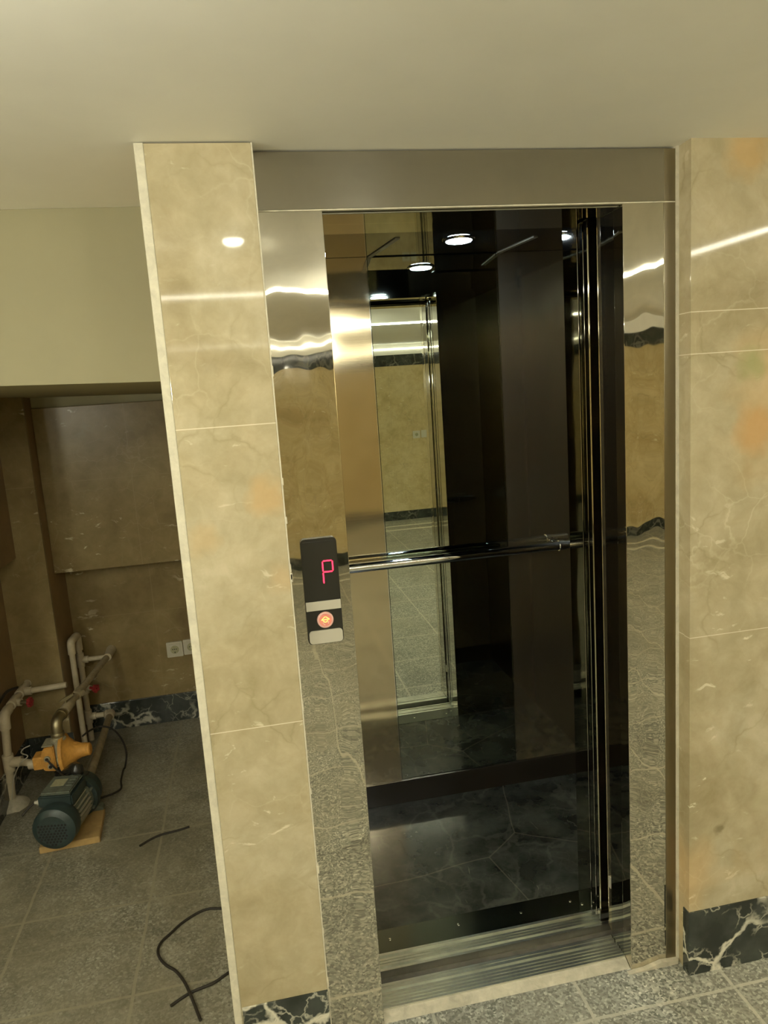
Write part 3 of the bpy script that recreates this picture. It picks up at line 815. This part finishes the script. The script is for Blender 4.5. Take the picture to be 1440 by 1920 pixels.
bm = bmesh.new(); g0 = cc + Vector((0.010, -.032, -.018)); lathe(bm, g0, (0.05, -1, 0.15), [(0, .017), (.010, .017), (.012, .014), (.0125, .002)], 24); gg = obj('gauge', bm, 'label', PC)
bm = bmesh.new(); box(bm, g0 + Vector((-.007, -.0145, .001)), g0 + Vector((.006, -.0135, .003))); obj('needle', bm, 'hole', gg)

# ------------------------------------------------------------------ pipework
def pipe(name, pts, r, mat, parent, n=14):
    bm = bmesh.new(); tube(bm, pts, r, n); return obj(name, bm, mat, parent)
def collar(bm, p, d, r, l):
    d = Vector(d).normalized(); lathe(bm, Vector(p) - d * l / 2, d, [(0, r * .96), (0.002, r), (l - .002, r), (l, r * .96)], 18)
r1 = 0.0135
# back riser pair
zt = W(133, 1215, 1.97).z; xa = W(140, 1260, 1.97).x; xb = W(157, 1280, 2.08).x
BP = thing('water_pipework', 'connected cream pipes from the back wall risers to the pump and its controller', 'water pipes', (xa, 1.97, 0.0))
pa = Vector((xa, 1.97, 0.0)); pb = Vector((xb, 2.08, 0.0))
pipe('riser', [pa, (pa.x, pa.y, zt)], r1, 'pipe', BP)
pipe('riser', [(pb.x, pb.y, 0.0), (pb.x, pb.y, zt)], r1, 'pipe', BP)
bm = bmesh.new(); tube(bm, bend((pa.x, pa.y, zt - .03), (pa.x, pa.y, zt + .028), (pb.x, pb.y, zt + .028), .022)[:-1] + bend((pa.x, pa.y, zt + .028), (pb.x, pb.y, zt + .028), (pb.x, pb.y, zt - .05), .022)[1:], .0185, 16)
obj('elbow', bm, 'pipe', BP)
zh = W(180, 1234, 2.08).z; zl = W(185, 1341, 2.08).z
xe = W(203, 1232, 2.08).x; xs = W(207, 1338, 2.08).x
pipe('branch', [(pb.x, 2.08, zh), (xe, 2.08, zh)], r1 * .85, 'pipe', BP)
pipe('branch', [(pb.x, 2.08, zl), (xs, 2.08, zl)], r1, 'pipe', BP)
bm = bmesh.new(); collar(bm, (pb.x, 2.08, zh), (0, 0, 1), .0185, .07); collar(bm, (pb.x + .022, 2.08, zh), (1, 0, 0), .017, .03); obj('tee', bm, 'pipe', BP); bm = bmesh.new()
collar(bm, (pb.x, 2.08, zl), (0, 0, 1), .0185, .07); collar(bm, (pb.x + .022, 2.08, zl), (1, 0, 0), .018, .03); obj('tee', bm, 'pipe', BP)
# stop valve on the riser
zv = W(165, 1292, 2.06).z
bm = bmesh.new(); collar(bm, (pb.x, 2.08, zv), (0, 0, 1), .021, .055); tube(bm, [(pb.x, 2.08, zv + .006), (pb.x + .035, 2.05, zv + .008)], .013); vb = obj('valve_body', bm, 'pipe', BP)
bm = bmesh.new(); c = Vector((pb.x + .052, 2.035, zv + .010)); d = Vector((1, -.6, 0)).normalized()
tube(bm, [c - d * .02, c + d * .012], .007)
for k in range(5):
    a = 2 * math.pi * k / 5; uu, ww = frame_of(d); lathe(bm, c + d * .008 + (uu * math.cos(a) + ww * math.sin(a)) * .013, d, [(0, .0085), (.012, .0085)], 10)
obj('valve_handle', bm, 'red', vb)
# delivery pipe from the controller to the wall
e0 = cc + Vector((0, 0, .075)); ZD = W(112, 1350, 1.50).z
SP = BP
e1 = Vector((e0.x, e0.y, ZD)); endp = Vector((xe, 2.09, zh + .004))
bm = bmesh.new(); d2 = (endp - e1).normalized()
tube(bm, bend(e0, e1, e1 + d2 * .06, .032), .0225, 20)
collar(bm, e0 + Vector((0, 0, .006)), (0, 0, 1), .027, .016); collar(bm, e1 + d2 * .055, d2, .026, .016); obj('brass_elbow', bm, 'brass', SP)
pipe('pipe_run', [e1 + d2 * .05, endp], .0150, 'pipe_dirty', SP)
bm = bmesh.new(); collar(bm, e1 + d2 * .12, d2, .0215, .07); obj('coupling', bm, 'pipe_dirty', BP); bm = bmesh.new(); collar(bm, e1 + d2 * .24, d2, .0215, .055); tube(bm, [e1 + d2 * .24, e1 + d2 * .24 + Vector((.022, -.02, .004))], .0135)
obj('coupling', bm, 'pipe_dirty', SP)
bm = bmesh.new(); q = e1 + d2 * .12
tube(bm, [q, q + Vector((-.004, -.002, .032))], .007); prism(bm, [(q.x - .030, q.z + .028), (q.x - .012, q.z + .040), (q.x + .030, q.z + .058), (q.x + .034, q.z + .052), (q.x, q.z + .030)], q.y - .008, q.y + .008)
obj('lever', bm, 'brass', SP)
bm = bmesh.new(); lathe(bm, endp + Vector((0, .0, 0)), (0, 1, 0), [(-.03, .019), (0.0, .019), (AB - endp.y - .001, .024)], 18); obj('wall_elbow', bm, 'pipe', SP)
# suction pipe along the floor
bm = bmesh.new(); s0 = Vector((xs, 2.08, zl)); s1 = f0 + ax * 0.372
sp2 = bend(s0 - Vector((.03, 0, 0)), s0, s1, .02)
tube(bm, sp2, .0165, 16)
SU = BP
obj('pipe_run', bm, 'pipe_dirty', SU)
bm = bmesh.new(); d3 = (s1 - s0).normalized(); collar(bm, s0 + d3 * .014, d3, .0225, .045); lathe(bm, s0, (-1, 0, 0), [(-.012, .0225), (.022, .0215)], 16); obj('elbow', bm, 'pipe', SU)
# left pipe set
XC = -1.090; YC2 = 1.54
vz = W(10, 1350, YC2).z
LP = thing('water_pipework', 'cream pipe set with a red handled valve standing at the left alcove wall', 'water pipes', (XC, YC2, 0.0))
c0 = Vector((W(22, 1500, YC2).x, YC2, 0.0)); c1 = Vector((W(8, 1350, YC2).x, YC2, vz + .020))
XC = c1.x
pipe('riser', [c0, c1 - Vector((0, 0, .03))], .0165, 'pipe', LP)
j1 = W(58, 1296, 1.90); j1.z = c1.z + .010
dl = (j1 - c1).normalized()
bm = bmesh.new(); tube(bm, bend(c1 - Vector((0, 0, .06)), c1, c1 + dl * .06, .035), .0215, 18); obj('elbow', bm, 'pipe', LP)
pipe('pipe_run', [c1 + dl * .03, j1], .0145, 'pipe', LP)
zt2 = W(20, 1430, YC2).z
bm = bmesh.new(); dc = Vector((0, 0, 1)); collar(bm, (c0.x * .45 + c1.x * .55, YC2, zt2), dc, .0225, .075)
tx = c0.x * .45 + c1.x * .55
tube(bm, [(tx, YC2, zt2), (tx + .055, YC2 - .004, zt2 + .002)], .0215, 18); obj('tee', bm, 'pipe', LP)
bm = bmesh.new(); tube(bm, [(tx + .04, YC2 - .003, zt2 + .001), (cc.x - .085, cc.y - .015, zt2 + .006)], .0150, 16); obj('branch', bm, 'pipe', LP)
bm = bmesh.new(); collar(bm, (cc.x - .112, cc.y - .006, zt2 + .005), (1, 0, 0), .019, .030); obj('coupling', bm, 'pipe', LP)
# valve with red wheel on the left run
q = c1 + dl * .13
bm = bmesh.new(); collar(bm, q, dl, .021, .075); tube(bm, [q, q + Vector((.034, -.008, -.002))], .0165, 16); vb = obj('valve_body', bm, 'pipe', LP)
bm = bmesh.new(); tube(bm, [q + Vector((.030, -.008, -.002)), q + Vector((.062, -.014, -.004))], .010, 12); obj('valve_stem', bm, 'brass', vb)
bm = bmesh.new(); c = q + Vector((.064, -.014, -.004)); d = Vector((1, -.2, 0)).normalized(); uu, ww = frame_of(d)
for k in range(6):
    a = 2 * math.pi * k / 6; lathe(bm, c + (uu * math.cos(a) + ww * math.sin(a)) * .014, d, [(0, .008), (.013, .008)], 10)
lathe(bm, c, d, [(0, .016), (.010, .016)], 16)
obj('valve_handle', bm, 'red', vb)
# second tee, branch to the delivery pipe, drop with union
q2 = c1 + dl * .235
bm = bmesh.new(); collar(bm, q2, dl, .021, .06); tube(bm, [q2, q2 + Vector((.045, 0, 0))], .018, 16); obj('tee', bm, 'pipe', LP)
bm = bmesh.new(); tube(bm, [q2 + Vector((.03, 0, 0)), Vector((e1.x - .012, q2.y, q2.z + .006))], .0130, 16); obj('branch', bm, 'pipe', LP)
dn = W(74, 1400, j1.y + .02)
bm = bmesh.new(); k0 = Vector((j1.x + .030, j1.y + .02, j1.z))
tube(bm, bend(j1 - dl * .03, j1 + dl * .012, k0 + Vector((0, 0, 0)), .012)[:-1] + bend(j1 + dl * .012, k0, k0 - Vector((0, 0, .06)), .014)[1:], .0175, 16); obj('elbow', bm, 'pipe', LP)
bm = bmesh.new(); tube(bm, [k0 - Vector((0, 0, .03)), (k0.x, k0.y - .02, 0.0)], .0140, 16); obj('drop_pipe', bm, 'pipe_dirty', LP)
bm = bmesh.new(); collar(bm, k0 - Vector((0, 0, .085)), (0, 0, 1), .0235, .045); obj('union', bm, 'brass', LP)
# black flexible hose over the left run
bm = bmesh.new(); tube(bm, smooth_path([c1 + Vector((-.035, -.03, .010)), c1 + Vector((-.02, .03, .045)), q + Vector((-.02, 0, .05)), q2 + Vector((-.012, 0, .024))], 6), .006, 10)
tag(obj('rubber_hose', bm, 'cable'), 'short black hose lying over the left pipe run by the wall', 'hose')
# cement heap at the foot of the left riser
bm = bmesh.new(); lathe(bm, (c0.x, YC2, -0.002), (0, 0, 1), [(0, .075), (.012, .062), (.024, .040), (.032, .022), (.034, .018)], 20)
for v in bm.verts: v.co.x += random.uniform(-.005, .005); v.co.y += random.uniform(-.006, .006); v.co.z += random.uniform(-.001, .002)
tag(obj('cement_heap', bm, 'mortar'), 'small crumbling cement heap round the foot of the left upright pipe', 'cement')

# ------------------------------------------------------------------ cables
def cable(name, pts, r, label, mat='cable', n=10):
    path = smooth_path(pts, 7)
    for p in path: p.z = max(p.z, r)
    bm = bmesh.new(); tube(bm, path, r, n)
    return tag(obj(name, bm, mat), label, 'cable')
def fl(px, py, z=0.0045):
    d = rt2 * ((px - 720) / FPX) - up2 * ((py - 960) / FPX) + fw
    return CAM + d * ((z - CAM.z) / d.z)
cable('cable', [fl(440, 1701), fl(418, 1703), fl(392, 1704), fl(370, 1712), fl(342, 1730), fl(320, 1750), fl(303, 1766), fl(296, 1782), fl(300, 1797), fl(312, 1810), fl(330, 1821), fl(345, 1840), fl(355, 1860, .009), fl(364, 1882), fl(376, 1913)], 0.0042, 'black cable curling in a hook shape on the floor beside the pillar')
cable('cable', [fl(450, 1812), fl(431, 1822), fl(400, 1843), fl(362, 1859), fl(340, 1872), fl(320, 1886)], 0.0042, 'straight black cable piece crossing under the hooked cable near the pillar')
cable('cable', [fl(262, 1586), fl(280, 1575), fl(302, 1565), fl(330, 1558), fl(355, 1550)], 0.0042, 'short black cable offcut lying alone mid floor in front of the pump')
pc = [W(155, 1380, 1.62), W(168, 1370, 1.70), W(190, 1362, 1.74), W(212, 1368, 1.70), W(228, 1386, 1.62), fl(237, 1412, .02), fl(234, 1440), fl(227, 1462), fl(227, 1478), fl(212, 1488), fl(192, 1495), fl(168, 1497, .03)]
pc[5] = W(237, 1412, 1.53)
cable('power_cable', pc, 0.0042, 'black power cable looping from the controller to the floor right of the pump')
cable('power_cable', [f0 - ex * 0.088 + ax * 0.082 + ez * 0.074, f0 - ex * 0.110 + ax * 0.075 + ez * 0.060, f0 - ex * 0.135 + ax * 0.06 + ez * 0.035], 0.0035, 'short stub of black cable leaving the left of the pump terminal box')
cable('power_cable', [cc + Vector((-.040, -.056, .0)), cc + Vector((-.020, -.066, -.022)), cc + Vector((.004, -.062, -.060)), h0 + Vector((-.03, -.05, .085)), h0 + Vector((.03, -.04, .080)), h0 + Vector((.035, .0, .07))], 0.0036, 'black cable running from the controller port down to the pump')
cable('wire', [W(22, 1500, 1.50), W(26, 1460, 1.49), W(38, 1432, 1.47), W(52, 1418, 1.45), W(40, 1412, 1.5), W(44, 1404, 1.5), W(56, 1398, 1.5)], 0.0022, 'thin grey wire looping down beside the left upright pipe', 'plastic_grey')
